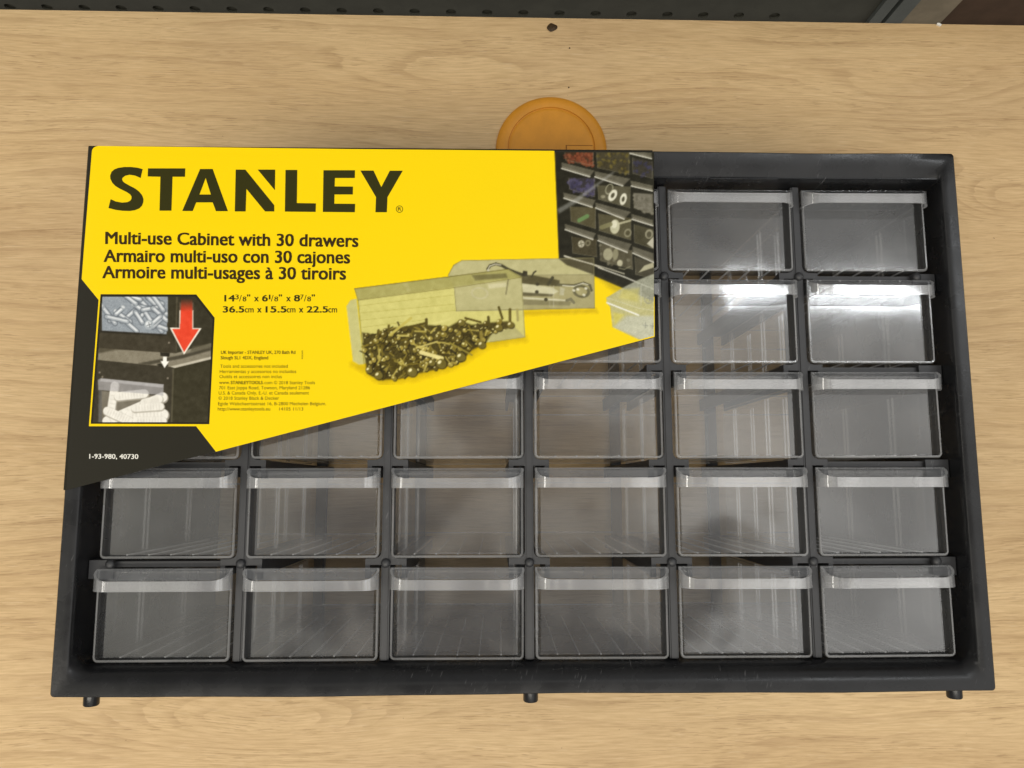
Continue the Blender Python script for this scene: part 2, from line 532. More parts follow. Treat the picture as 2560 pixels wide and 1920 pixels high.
# moulded lattice the drawers slide into
b = MB()
ZG = 146.2
for bx in barx:
    b.box(bx - 1.75, bx + 1.75, -98.95, 97.9, 132, ZG)
    b.box(bx - 1.1, bx + 1.1, -98.9, 97.85, ZG - 0.2, ZG + 0.45)
    b.box(bx - 3, bx + 3, -98.9, 97.9, 2.2, 6)
    for r in range(4):
        t = rowy[r] - 0.35
        for s in (-1, 1):
            def bx2(u0, u1, y0, y1, z0, z1):
                a, c = bx + s * u0, bx + s * u1
                b.box(min(a, c), max(a, c), y0, y1, z0, z1)
            bx2(1.76, 8.3, t - 2.5, t, 141, ZG - 0.15)
            bx2(6.4, 8.3, t - 7.8, t - 2.49, 141.02, ZG - 0.17)
            bx2(1.75, 8.0, t - 1.6, t - 0.3, 10, 140.98)
            bx2(6.5, 7.9, t - 7.0, t - 1.61, 10.02, 140.9)
            # fillet between bar and bracket
            tri = [(bx + s * 1.76, t + 3.0), (bx + s * 1.76, t + 0.0), (bx + s * 4.7, t + 0.0), (bx + s * 3.0, t + 0.55), (bx + s * 2.2, t + 1.4)]
            b.prism(tri if s < 0 else tri[::-1], 142, ZG - 0.16)
for r in range(4):
    t = rowy[r] - 0.35
    for s in (-1, 1):
        a, c = s * 166.0, s * 175.6
        b.box(min(a, c), max(a, c), t - 7.5, t - 0.2, 139, ZG - 0.2)
        a, c = s * 124.0, s * 166.0
        b.box(min(a, c), max(a, c), t - 3.1, t - 0.9, 138, 144.3)
        a, c = s * 170.5, s * 175.2
        b.box(min(a, c), max(a, c), t - 1.8, t - 0.4, 10, 138.9)
b.build('divider_lattice', LATTICE, cab)

knob_me = None
for r in (0, 3):
    for kx in [-167.0] + barx + [167.4]:
        if r == 0 and kx < barx[3] - 1:
            continue
        if knob_me is None:
            b = MB()
            b.lathe(0, 0, 0, [(1.9, -0.4), (1.9, 0.5), (1.6, 1.1), (1.0, 1.5), (0.3, 1.65)], 20)
            o = b.build('rivet_knob', LATTICE, cab, smooth=50)
            knob_me = o
        else:
            o = knob_me.copy()
            COL.objects.link(o)
            o.parent = cab
        o.location = (kx / 1000, (rowy[r] - 2.1) / 1000, 0.1464)
for fx, fl in ((-169.9, 4.3), (0.8, 4.1), (169.6, 4.1)):
    b = MB()
    b.lathe(fx, -110.2, 148.6, [(2.95, 0.4), (2.95, -fl + 0.5), (2.6, -fl)], 28, axis='y')
    b.build('stacking_foot', BLACK, cab, smooth=40)
# seam and shallow finger recess along the lower lip
b = MB()
cove = [(-105.6, 154.88), (-104.5, 154.54), (-103.4, 154.0), (-102.2, 153.15), (-100.9, 151.65)]
b.loft([[(x, y, z) for y, z in cove] for x in (77.4, 77.45, 106.2, 106.25)], closed=False)
for k in (0, 3):
    for q in range(5):
        v = b.v[k * 5 + q]
        b.v[k * 5 + q] = (v[0], v[1] - 0.12, v[2] - 0.2)
b.build('lip_tab', BLACK, cab, smooth=30)
b = MB()
b.box(176.4, 182.3, 5.9, 6.15, 154.9, 155.03)
b.build('lip_seam', BLACK, cab)
b = MB()
b.box(78.0, 107.0, 98.75, 99.5, 152.3, 153.1)
b.build('lip_tab', BLACK, cab)


# ------------------------------------------------------------------ drawers
def bin_mesh():
    b = MB()
    xf, xb_, zb_, hs = 25.3, 24.7, -134.0, 30.0
    fl = 0.9
    # floor, sides and back as moulded sheets
    nz = 8
    for k in range(nz):
        z0, z1 = -3.8 + (zb_ + 3.8) * k / nz, -3.8 + (zb_ + 3.8) * (k + 1) / nz
        x0, x1 = xf + (xb_ - xf) * k / nz, xf + (xb_ - xf) * (k + 1) / nz
        b.add([(-x0, fl, z0), (x0, fl, z0), (x1, fl, z1), (-x1, fl, z1)], [(0, 1, 2, 3)])
        for s in (-1, 1):
            b.add([(s * x0, fl, z0), (s * x1, fl, z1), (s * x1, hs, z1), (s * x0, hs, z0)], [(0, 1, 2, 3)])
    b.add([(-xb_, fl, zb_), (xb_, fl, zb_), (xb_, hs, zb_), (-xb_, hs, zb_)], [(0, 1, 2, 3)])
    # rims of the walls
    for s in (-1, 1):
        b.add([(s * xf, hs, -3.8), (s * xb_, hs, zb_), (s * (xb_ - 0.9), hs, zb_), (s * (xf - 0.9), hs, -3.8)], [(0, 1, 2, 3)], 1)
        b.add([(s * xf - 0.02 * s, fl, -3.8), (s * xb_ - 0.02 * s, fl, zb_), (s * (xb_ - 0.9), fl + 0.15, zb_), (s * (xf - 0.9), fl + 0.15, -3.8)], [(0, 1, 2, 3)], 1)
    b.box(-xb_, xb_, hs - 0.9, hs, zb_ + 0.05, zb_ + 0.9, 1)
    b.box(-xb_, xb_, fl + 0.05, fl + 0.7, zb_ + 0.05, zb_ + 0.7, 1)
    # ribs along the floor
    for k in range(-2, 3):
        x = 8.8 * k
        b.box(x - 0.28, x + 0.28, fl + 0.05, fl + 0.55, zb_ + 40, -4.0, 3)
    # paired divider guides on both side walls
    for s in (-1, 1):
        for zc in (-36.0, -83.0):
            xx = xf + (xb_ - xf) * (-zc / 134) - 0.06
            for d in (-1.9, 1.9):
                a, c = s * xx, s * (xx - 0.75)
                b.box(min(a, c), max(a, c), fl + 0.1, 28.5, zc + d - 0.35, zc + d + 0.35, 2)
        # shallow finger mark moulded near the front
        xx = xf - 0.12
        pts = [(-13.0, 8.0), (-13.0, 27.5), (-15.5, 28.0), (-18.0, 26.0), (-19.5, 21.0), (-19.5, 14.0), (-18.0, 9.5), (-15.5, 7.6)]
        v = [(s * xx, y, z) for z, y in pts] + [(s * (xx - 0.5), y * 0.96 + 0.7, z * 0.96 - 0.6) for z, y in pts]
        n = len(pts)
        b.add(v, [tuple(range(n, 2 * n))] + [(i, (i + 1) % n, n + (i + 1) % n, n + i) for i in range(n)], 0)
    return b


def panel_mesh():
    b = MB()
    outer = rrect(-DW / 2, DW / 2, 0, DH, 2.0, 0.6)
    rim = 0.9
    mid = rrect(-DW / 2 + 0.3, DW / 2 - 0.3, 0.3, DH - 0.2, 1.8, 0.5)
    inner = rrect(-DW / 2 + rim, DW / 2 - rim, rim + 0.1, DH - 0.7, 1.1, 0.4)

    inner2 = rrect(-DW / 2 + 2.6, DW / 2 - 2.6, rim + 0.5, DH - 0.9, 0.8, 0.4)

    def at(p, z):
        return [(x, y, z) for x, y in p]
    b.loft([at(outer, -3.8), at(outer, -0.35)], 2)
    b.loft([at(outer, -0.35), at(mid, 0.0), at(inner, -0.05)], 1)
    b.loft([at(inner, -0.05), at(inner2, -3.6)], 2)
    # slightly dished pane
    nx, ny = 10, 8
    vs, fs = [], []
    for j in range(ny + 1):
        for i in range(nx + 1):
            u, v = i / nx * 2 - 1, j / ny * 2 - 1
            vs.append((u * (DW / 2 - 2.4), DH / 2 + v * (DH / 2 - 1.2), -3.60 + 0.05 * (1 - u * u) * (1 - v * v)))
    for j in range(ny):
        for i in range(nx):
            a = j * (nx + 1) + i
            fs.append((a, a + 1, a + nx + 2, a + nx + 1))
    b.add(vs, fs, 0)
    return b


def handle_mesh():
    b = MB()
    half = [(-26.75, 0.1), (-26.9, 1.6), (-26.5, 3.2), (-25.4, 4.9), (-23.9, 6.0), (-22.2, 6.7), (-20.6, 7.0)]
    path = half + [(-10, 7.05), (0, 7.08), (10, 7.05)] + [(-x, z) for x, z in half[::-1]]
    ytop = lambda z: 36.0 - 4.1 * z / 7.0
    n = len(path)
    inner = []
    for i in range(n):
        p0, p1 = path[max(i - 1, 0)], path[min(i + 1, n - 1)]
        tx_, tz_ = p1[0] - p0[0], p1[1] - p0[1]
        L = math.hypot(tx_, tz_)
        nx_, nz_ = tz_ / L, -tx_ / L
        inner.append((path[i][0] + nx_ * 0.95, max(path[i][1] + nz_ * 0.95, 0.1)))
    v = []
    for (x, z), (xi, zi) in zip(path, inner):
        v += [(x, 27.9, z), (x, ytop(z), z), (xi, ytop(z) - 0.05, zi), (xi, 28.0, zi)]
    f = []
    mi = []
    for i in range(n - 1):
        for k in range(4):
            f.append((i * 4 + k, (i + 1) * 4 + k, (i + 1) * 4 + (k + 1) % 4, i * 4 + (k + 1) % 4))
            mi.append(1 if k in (1, 3) else 0)
    o = len(b.v)
    b.add(v, f)
    b.mi[-len(mi):] = mi
    # sloping top web back to the front panel
    v = []
    for (xi, zi) in inner:
        v.append((xi, ytop(zi) - 0.3, zi))
        v.append((max(-26.2, min(26.2, xi * 1.02)), 35.75, 0.05))
    b.add(v, [(2 * i, 2 * i + 2, 2 * i + 3, 2 * i + 1) for i in range(n - 1)], 2)
    return b


def drawer_tree():
    t = thing('drawer', None, 'drawer')
    bin_mesh().build('bin', [WALL, EDGE, RIDGE, LINE], t)
    panel_mesh().build('front_panel', [PANEL, EDGE, WALL], t, smooth=40)
    handle_mesh().build('handle', [HANDLE, LINE, WEB], t, smooth=45)
    return t


def copy_tree(o):
    c = o.copy()
    COL.objects.link(c)
    for ch in o.children:
        k = ch.copy()
        COL.objects.link(k)
        k.parent = c
    return c


LAB = {
    (0, 3): 'clear drawer in the top row, only its edge shows beside the card',
    (0, 4): 'clear top row drawer between the card and the corner drawer, dark inside',
    (0, 5): 'clear top row corner drawer, the one farthest from the yellow card tip',
    (1, 3): 'clear drawer mostly hidden by the pointed right end of the yellow card, second row',
    (1, 4): 'second row drawer beside the card, half washed by a lamp reflection',
    (1, 5): 'second row end drawer with the broadest white lamp glare across its front',
    (2, 0): 'clear drawer of the middle row showing only a sliver under the card tip',
    (2, 1): 'middle row drawer of which only the bottom strip shows below the card',
    (2, 2): 'middle row drawer with its handle cut across by the slanted card edge',
    (2, 3): 'middle row drawer with its handle just clear of the slanted card edge',
    (2, 4): 'middle row drawer second from the uncovered end, fully clear of the card',
    (2, 5): 'middle row end drawer beside the bare black side wall',
    (3, 0): 'fourth row end drawer with its handle corner covered by the black card tip',
    (3, 1): 'fourth row drawer next to the one touched by the card tip',
    (3, 2): 'fourth row drawer third from the card tip end, brownish inside',
    (3, 3): 'fourth row drawer third from the end away from the card',
    (3, 4): 'fourth row drawer second from the end away from the card',
    (3, 5): 'fourth row grey end drawer on the side away from the card',
    (4, 0): 'bottom row corner drawer below the black card tip, dark grey inside',
    (4, 1): 'bottom row drawer beside the corner drawer under the card tip',
    (4, 2): 'bottom row drawer beside the middle foot, on the card tip side of it',
    (4, 3): 'bottom row drawer beside the middle foot, on the side away from the card tip',
    (4, 4): 'bottom row drawer beside the evenly grey corner drawer',
    (4, 5): 'bottom row corner drawer away from the card, evenly grey front',
}
proto = None
for (r, c), lab in LAB.items():
    o = drawer_tree() if proto is None else copy_tree(proto)
    if proto is None:
        proto = o
    o.location = ((colx[c] + random.uniform(-0.2, 0.2)) / 1000, (rowy[r] + random.uniform(-0.05, 0.12)) / 1000, (148.0 + random.uniform(-0.25, 0.35)) / 1000)
    o.rotation_euler = (math.radians(random.uniform(-0.15, 0.2)), math.radians(random.uniform(-0.25, 0.25)), math.radians(random.uniform(-0.18, 0.18)))
    tag(o, lab, 'drawer', 'clear drawers of the cabinet')

# ------------------------------------------------------------------ printed card on the front
ZC = 155.5


def lin(c):
    c = np.asarray(c, float) / 255.0
    return np.where(c <= 0.04045, c / 12.92, ((c + 0.055) / 1.055) ** 2.4)


PK = 0.88


def pc(*c):
    return tuple(np.clip(lin(c) * PK, 0, 0.86))


def on_card(P):
    """measured layout (photo pixels) -> millimetres on the flat card"""
    P = np.asarray(P, float)
    d = np.stack([(P[..., 0] - 1280) / FPX, -(P[..., 1] - 960) / FPX, -np.ones(P.shape[:-1])], -1) @ ROT.T
    t = (0.1555 - CAM[2]) / d[..., 2]
    return (CAM[:2] + d[..., :2] * t[..., None]) * 1000


def crop(x0, y0, s):
    return lambda *pts: [(x0 + x / s, y0 + y / s) for x, y in pts]


A1 = crop(0, 0, 2.572)
A2 = crop(860, 0, 2.572)
A4 = crop(100, 640, 2.592)
AF = crop(520, 840, 6.506)
AI = crop(200, 700, 4.366)
AB = crop(840, 620, 4.424)
AC = crop(1360, 360, 3.19)
AD = crop(1080, 640, 3.95)

K_BLACK = pc(41, 39, 31)
K_YEL = pc(251, 216, 2)
YEL_RGB = (251, 216, 2)
INK = pc(52, 50, 14)
TXT = pc(56, 42, 16)


def flat(b, pts, dz, col):
    q = on_card(pts)
    b.add([(x, y, ZC + dz) for x, y in q], [tuple(range(len(q)))], 0, col)


def fix_up(b):
    # every printed face looks up
    for i, f in enumerate(b.f):
        p = [b.v[k] for k in f]
        area = sum(p[k][0] * p[(k + 1) % len(p)][1] - p[(k + 1) % len(p)][0] * p[k][1] for k in range(len(p)))
        if area < 0:
            b.f[i] = tuple(reversed(f))
            if b.c[i] is not None and hasattr(b.c[i][0], '__len__'):
                b.c[i] = list(reversed(b.c[i]))
    return b


card = thing('packaging_card', 'yellow and black printed product card fixed across the upper part of the cabinet', 'product card', (0, 0, 0))

outline = [(222.5, 366.0), (1632, 379.2), (1637, 843.5), (165.6, 1225.3)]
q = on_card(outline)
b = MB()
top = [(x, y) for x, y in q]
n = len(top)
b.add([(x, y, ZC) for x, y in top] + [(x, y, ZC - 0.42) for x, y in top],
      [tuple(range(n - 1, -1, -1)), tuple(range(n, 2 * n))] + [(i, (i + 1) % n, n + (i + 1) % n, n + i) for i in (1, 2)], 0, K_BLACK)
# folded down over the cabinet side and top
xl0, xl1 = -183.0, -183.0
b.add([(top[0][0], top[0][1], ZC), (top[3][0], top[3][1], ZC), (xl0, top[3][1], ZC - 0.6), (xl0, 110.3, ZC - 0.6), (xl0, 110.3, ZC - 45), (xl0, top[3][1] + 10, ZC - 45)],
      [(0, 1, 2, 3), (3, 2, 5, 4)], 0, K_BLACK)
b.add([(top[0][0], top[0][1], ZC), (top[1][0], top[1][1], ZC), (top[1][0], 110.6, ZC - 0.7), (xl0, 110.6, ZC - 0.7), (top[1][0], 110.6, ZC - 40), (xl0, 110.6, ZC - 40)],
      [(0, 1, 2, 3), (3, 2, 4, 5)], 0, K_BLACK)
b.build('card_sheet', PRINT, card)

# yellow field
rc = [A1((590 + 0, 985), (592, 966), (600, 952), (613, 943), (632, 938))]
yel = A1((590, 985), (592, 966), (600, 952), (613, 943), (632, 938), (2212, 958)) + A2((1352, 970), (1380, 1646)) + [(1396.8, 648), (1500, 690), (1636.2, 742), (1636.6, 842.2)] \
    + A4((1140, 1268), (1012, 1103), (317, 1103), (380, 285), (270, 150)) + A1((540, 1600))
b = MB()
flat(b, yel, 0.02, K_YEL)
fix_up(b).build('yellow_field', PRINT, card)

# big lettering, drawn letter by letter
b = MB()
D = 2212
letters = [
    [(918, 1088), (911, 1117), (905, 1145), (870, 1130), (835, 1124), (805, 1131), (789, 1143), (785, 1152), (789, 1164), (800, 1175), (830, 1192), (870, 1213), (895, 1232), (914, 1255), (923, 1280), (922, 1300), (914, 1322), (897, 1340), (868, 1352), (835, 1357), (790, 1356), (745, 1350), (698, 1338),
     (705, 1309), (712, 1281), (745, 1296), (785, 1303), (820, 1300), (838, 1291), (846, 1278), (846, 1264), (837, 1250), (815, 1235), (775, 1216), (742, 1196), (722, 1175), (710, 1150), (709, 1128), (718, 1105), (735, 1090), (760, 1080), (800, 1074), (845, 1074), (885, 1079)],
    [(952, 1083), (1192, 1083), (1190, 1137), (1110, 1137), (1103, 1355), (1026, 1355), (1032, 1137), (950, 1135)],
    [(1516, 1091), (1578, 1091), (1764, 1320), (1764, 1360), (1705, 1360), (1585, 1215), (1580, 1360), (1510, 1360)],
    [(1657, 1091), (1770, 1091), (1768, 1224)],
    [(1836, 1093), (1912, 1093), (1909, 1306), (2032, 1308), (2030, 1363), (1832, 1361)],
    [(2080, 1095), (2283, 1095), (2282, 1145), (2154, 1145), (2152, 1199), (2270, 1200), (2269, 1251), (2151, 1251), (2150, 1310), (2284, 1311), (2282, 1365), (2076, 1363)],
    [(105 + D, 1097), (190 + D, 1097), (240 + D, 1203), (295 + D, 1098), (378 + D, 1098), (280 + D, 1268), (276 + D, 1365), (202 + D, 1365), (206 + D, 1268)],
]
for L in letters:
    flat(b, A1(*L), 0.08, INK)
# A as one outline with its counter left open
for L in ([(1287, 1087), (1323, 1087), (1323, 1145), (1283, 1251), (1278.6, 1251), (1262, 1302), (1240, 1357), (1172, 1357)],
          [(1323, 1087), (1368, 1087), (1466, 1358), (1389, 1358), (1368, 1302), (1362, 1302), (1356, 1251), (1323, 1145)],
          [(1278.6, 1251), (1356, 1251), (1362, 1302), (1262, 1302)]):
    flat(b, A1(*L), 0.08, INK)
# registered ring
cx_, cy_ = 357 + D, 1345
ring = []
for i in range(28):
    a0, a1 = 2 * math.pi * i / 28, 2 * math.pi * (i + 1) / 28
    flat(b, A1(*[(cx_ + r * math.cos(a), cy_ + r * math.sin(a)) for r, a in ((23, a0), (23, a1), (19, a1), (19, a0))]), 0.08, INK)
fix_up(b).build('brand_lettering', PRINT, card)


class Lettering:
    """several lines of type set on the card, one mesh per block"""

    def __init__(s):
        s.b = MB()

    def line(s, text, p0, p1, cap, col, bold=0.0):
        cu = bpy.data.curves.new('type', 'FONT')
        cu.body = text
        cu.size = 1.0
        cu.resolution_u = 3
        ob = bpy.data.objects.new('type', cu)
        COL.objects.link(ob)
        dg = bpy.context.evaluated_depsgraph_get()
        me = bpy.data.meshes.new_from_object(ob.evaluated_get(dg))
        co = np.array([v.co[:2] for v in me.vertices])
        fs = [tuple(p.vertices) for p in me.polygons]
        bpy.data.objects.remove(ob)
        bpy.data.curves.remove(cu)
        bpy.data.meshes.remove(me)
        if not len(co):
            return
        x0, x1 = co[:, 0].min(), co[:, 0].max()
        p0, p1 = np.array(p0, float), np.array(p1, float)
        ax = (p1 - p0) / np.linalg.norm(p1 - p0)
        up = np.array([ax[1], -ax[0]])
        u = (co[:, 0] - x0) / (x1 - x0) * np.linalg.norm(p1 - p0)
        v = co[:, 1] / CAPH
        xh, xt = XH / CAPH, 0.735
        v = np.where(v < 0, v, np.where(v < xh, v * xt / xh, np.where(v < 1, xt + (v - xh) * (1 - xt) / (1 - xh), v))) * cap
        q = on_card(p0 + u[:, None] * ax + v[:, None] * up)
        for k, (sh, sv) in enumerate(((0, 0), (-1, 0.5), (1, 0.5), (-1, -0.5), (1, -0.5)) if bold else ((0, 0),)):
            s.b.add([(x + sh * bold * cap / CAPH * 0.1608, y + sv * bold * cap / CAPH * 0.1608, ZC + 0.08 + 0.012 * k) for x, y in q], fs, 0, col)

    def build(s, name):
        return fix_up(s.b).build(name, PRINT, card)


def cap_height(ch='H'):
    cu = bpy.data.curves.new('type', 'FONT')
    cu.body = ch
    ob = bpy.data.objects.new('type', cu)
    COL.objects.link(ob)
    me = bpy.data.meshes.new_from_object(ob.evaluated_get(bpy.context.evaluated_depsgraph_get()))
    h = max(v.co.y for v in me.vertices)
    bpy.data.objects.remove(ob)
    bpy.data.curves.remove(cu)
    bpy.data.meshes.remove(me)
    return h


CAPH, XH = cap_height(), cap_height('x')

t = Lettering()
t.line('Multi-use Cabinet with 30 drawers', (264.4, 609.7), (895, 617.4), 29.6, TXT, 0.028)
t.line('Armairo multi-uso con 30 cajones', (260.4, 654.5), (874.2, 658.5), 29.6, TXT, 0.028)
t.line('Armoire multi-usages \u00e0 30 tiroirs', (257, 695.2), (864.1, 699.1), 29.6, TXT, 0.028)
t.build('heading_text')

t = Lettering()


def piece(txt, x0, x1, y, cap, bold):
    t.line(txt, A4((x0, y))[0], A4((x1, y))[0], cap / 2.592, INK, bold)


for txt, x0, x1, y, cap, bo in (('14', 1197, 1262, 294, 40, 0.035), ('3', 1266, 1288, 281, 30, 0.012), ('/', 1290, 1308, 294, 40, 0.0), ('8', 1314, 1337, 294, 30, 0.012), ('"', 1343, 1362, 294, 42, 0.02),
                                ('x', 1389, 1417, 294, 38, 0.02), ('6', 1441, 1475, 294, 40, 0.035), ('1', 1484, 1493, 281, 30, 0.012), ('/', 1496, 1514, 294, 40, 0.0), ('8', 1519, 1543, 294, 30, 0.012), ('"', 1549, 1568, 294, 42, 0.02),
                                ('x', 1597, 1624, 294, 38, 0.02), ('8', 1648, 1684, 294, 40, 0.035), ('7', 1688, 1708, 281, 30, 0.012), ('/', 1710, 1728, 294, 40, 0.0), ('8', 1732, 1756, 294, 30, 0.012), ('"', 1762, 1781, 294, 42, 0.02),
                                ('36.5', 1187, 1322, 366, 39, 0.035), ('cm', 1328, 1384, 366, 36, 0.012), ('x', 1409, 1435, 366, 38, 0.02), ('15.5', 1464, 1596, 366, 39, 0.035), ('cm', 1600, 1655, 366, 36, 0.012),
                                ('x', 1679, 1706, 366, 38, 0.02), ('22.5', 1730, 1865, 366, 39, 0.035), ('cm', 1869, 1925, 366, 36, 0.012)):
    piece(txt, x0, x1, y, cap, bo)
t.build('dimension_text')

t = Lettering()
for txt, x0, x1, y, bo in (('UK Importer - STANLEY UK, 270 Bath Rd', 213, 1422, 292, 0.012), ('Slough SL1 4DX, England', 208, 980, 380, 0.012),
                           ('Tools and accessories not included', 200, 1298, 518, 0.0), ('Herramientas y accesorios no incluidos', 192, 1435, 604, 0.0), ('Ouitils et accessoires non inclus', 188, 1200, 687, 0.0),
                           ('www.', 182, 357, 783, 0.0), ('STANLEYTOOLS', 372, 890, 784, 0.022), ('.com \u00a9 2018 Stanley Tools', 903, 1740, 785, 0.0),
                           ('701 East Joppa Road, Towson, Maryland 21286', 180, 1660, 868, 0.0), ('U.S. & Canada Only, E.-U. et Canada seulement', 175, 1642, 953, 0.0),
                           ('\u00a9 2018 Stanley Black & Decker', 170, 1158, 1038, 0.0), ('Egide Walschaertsstraat 16, B-2800 Mechelen Belgium.', 165, 1922, 1127, 0.0),
                           ('http://www.stanleytools.eu', 160, 1012, 1213, 0.0), ('14105 11/13', 1160, 1550, 1213, 0.0)):
    t.line(txt, AF((x0, y))[0], AF((x1, y))[0], 52 / 6.506, TXT, bo)
t.build('fine_print')
t = Lettering()
t.line('90562600', AF((1548, 378))[0], AF((1548, 235))[0], 26 / 6.506, TXT, 0.0)
t.build('code_mark')
t = Lettering()
t.line('R', A1((347 + D, 1355))[0], A1((369 + D, 1355))[0], 22 / 2.572, INK, 0.012)
t.build('registered_mark')

t = Lettering()
t.line('1-93-980, 40730', A4((321, 1313))[0], A4((637, 1315))[0], 30 / 2.592, pc(238, 236, 226), 0.02)
t.build('part_number')


# ------------------------------------------------------------------ printed pictures (painted as tiny coloured cells)
class Picture:
    def __init__(s, x0, y0, x1, y1, step, base):
        s.xs = np.arange(x0, x1 + step, step)
        s.ys = np.arange(y0, y1 + step, step)
        s.X, s.Y = np.meshgrid(s.xs, s.ys)
        s.step = step
        s.img = np.ones(s.X.shape + (3,)) * np.array(base, float)

    def _win(s, x0, y0, x1, y1):
        i0, i1 = np.searchsorted(s.xs, x0), np.searchsorted(s.xs, x1)
        j0, j1 = np.searchsorted(s.ys, y0), np.searchsorted(s.ys, y1)
        return slice(max(j0 - 1, 0), j1 + 1), slice(max(i0 - 1, 0), i1 + 1)

    def blend(s, win, a, col):
        a = np.clip(a, 0, 1)[..., None]
        s.img[win] = s.img[win] * (1 - a) + np.asarray(col, float) * a

    def poly(s, pts, col, alpha=1.0, soft=1.6, tex=0.0):
        p = np.array(pts, float)
        mn, mx = p.min(0) - soft - 1, p.max(0) + soft + 1
        w_ = s._win(mn[0], mn[1], mx[0], mx[1])
        X, Y = s.X[w_], s.Y[w_]
        if X.size == 0:
            return
        d = np.full(X.shape, 1e9)
        ins = np.zeros(X.shape, bool)
        for i in range(len(p)):
            a, c = p[i], p[(i + 1) % len(p)]
            e = c - a
            L2 = e @ e + 1e-9
            t_ = np.clip(((X - a[0]) * e[0] + (Y - a[1]) * e[1]) / L2, 0, 1)
            d = np.minimum(d, np.hypot(X - a[0] - t_ * e[0], Y - a[1] - t_ * e[1]))
            cr = ((a[1] > Y) != (c[1] > Y))
            with np.errstate(divide='ignore', invalid='ignore'):
                xi = (c[0] - a[0]) * (Y - a[1]) / (c[1] - a[1] + 1e-12) + a[0]
            ins ^= cr & (X < xi)
        sd = np.where(ins, d, -d)
        cc = col(X, Y) if callable(col) else np.asarray(col, float)
        if tex:
            cc = cc + (rng.normal(0, tex, X.shape))[..., None]
        s.blend(w_, np.clip(0.5 + sd / soft, 0, 1) * alpha, cc)

    def line(s, pts, wd, col, alpha=1.0, soft=1.4):
        for a, c in zip(pts[:-1], pts[1:]):
            a, c = np.array(a, float), np.array(c, float)
            mn, mx = np.minimum(a, c) - wd - 2, np.maximum(a, c) + wd + 2
            w_ = s._win(mn[0], mn[1], mx[0], mx[1])
            X, Y = s.X[w_], s.Y[w_]
            if X.size == 0:
                continue
            e = c - a
            t_ = np.clip(((X - a[0]) * e[0] + (Y - a[1]) * e[1]) / (e @ e + 1e-9), 0, 1)
            d = np.hypot(X - a[0] - t_ * e[0], Y - a[1] - t_ * e[1])
            s.blend(w_, np.clip(0.5 + (wd / 2 - d) / soft, 0, 1) * alpha, col)

    def ell(s, cx, cy, rx, ry, rot, col, alpha=1.0, soft=1.5, hollow=0.0):
        R = max(rx, ry) + 2
        w_ = s._win(cx - R, cy - R, cx + R, cy + R)
        X, Y = s.X[w_] - cx, s.Y[w_] - cy
        if X.size == 0:
            return
        c_, s_ = math.cos(rot), math.sin(rot)
        u, v = (X * c_ + Y * s_) / rx, (-X * s_ + Y * c_) / ry
        r = np.hypot(u, v)
        sd = (1 - r) * min(rx, ry)
        a = np.clip(0.5 + sd / soft, 0, 1)
        if hollow:
            a = a * np.clip(0.5 + (r - hollow) * min(rx, ry) / soft, 0, 1)
        s.blend(w_, a * alpha, col)

    def blotch(s, pts, cols, n, r, alpha=0.8):
        """small lumps inside a polygon"""
        p = np.array(pts, float)
        mn, mx = p.min(0), p.max(0)
        k = 0
        while k < n:
            x, y = rng.uniform(mn[0], mx[0]), rng.uniform(mn[1], mx[1])
            ins = False
            for i in range(len(p)):
                a, c = p[i], p[(i + 1) % len(p)]
                if (a[1] > y) != (c[1] > y) and x < (c[0] - a[0]) * (y - a[1]) / (c[1] - a[1]) + a[0]:
                    ins = not ins
            k += 1
            if ins:
                s.ell(x, y, r * rng.uniform(0.5, 1.2), r * rng.uniform(0.4, 0.9), rng.uniform(0, 3.1), cols[rng.integers(len(cols))], alpha)

    def develop(s, lum=2.6, grain=2.0):
        # continuous-tone print: soften, then uneven tone and fine grain
        def blur(a):
            p = np.pad(a, ((1, 1), (1, 1), (0, 0)), mode='edge')
            h = (p[:, :-2] + 2 * p[:, 1:-1] + p[:, 2:]) / 4
            return (h[:-2] + 2 * h[1:-1] + h[2:]) / 4
        same = np.abs(s.img - np.array(YEL_RGB)).sum(-1) < 3
        n = rng.normal(0, 1, s.X.shape + (1,))
        for _ in range(10):
            n = blur(n)
        n = n / n.std()
        a = 0.55 * blur(s.img) + 0.45 * s.img
        a = a + lum * n + rng.normal(0, grain, s.X.shape + (1,))
        s.img = np.where(same[..., None], s.img, a)

    def build(s, name, dz, keep=None):
        H, Wd = s.X.shape
        q = on_card(np.stack([s.X, s.Y], -1)).reshape(-1, 2)
        idx = np.arange(H * Wd).reshape(H, Wd)
        f = np.stack([idx[1:, :-1], idx[1:, 1:], idx[:-1, 1:], idx[:-1, :-1]], -1).reshape(-1, 4)
        if keep is not None:
            k = keep(s.X, s.Y)
            kk = (k[1:, :-1] & k[1:, 1:] & k[:-1, 1:] & k[:-1, :-1]).reshape(-1)
            f = f[kk]
        me = bpy.data.meshes.new(name)
        v = np.concatenate([q, np.full((len(q), 1), ZC + dz)], 1) / 1000
        me.from_pydata(v.tolist(), [], f.tolist())
        ca = me.color_attributes.new('print', 'FLOAT_COLOR', 'POINT')
        c = np.clip(lin(np.clip(s.img, 0, 255)) * PK, 0, 0.86).reshape(-1, 3)
        ca.data.foreach_set('color', np.concatenate([c, np.ones((len(c), 1))], 1).astype(np.float32).ravel())
        me.materials.append(PRINT)
        me.update()
        o = bpy.data.objects.new(name, me)
        COL.objects.link(o)
        o.parent = card
        return o


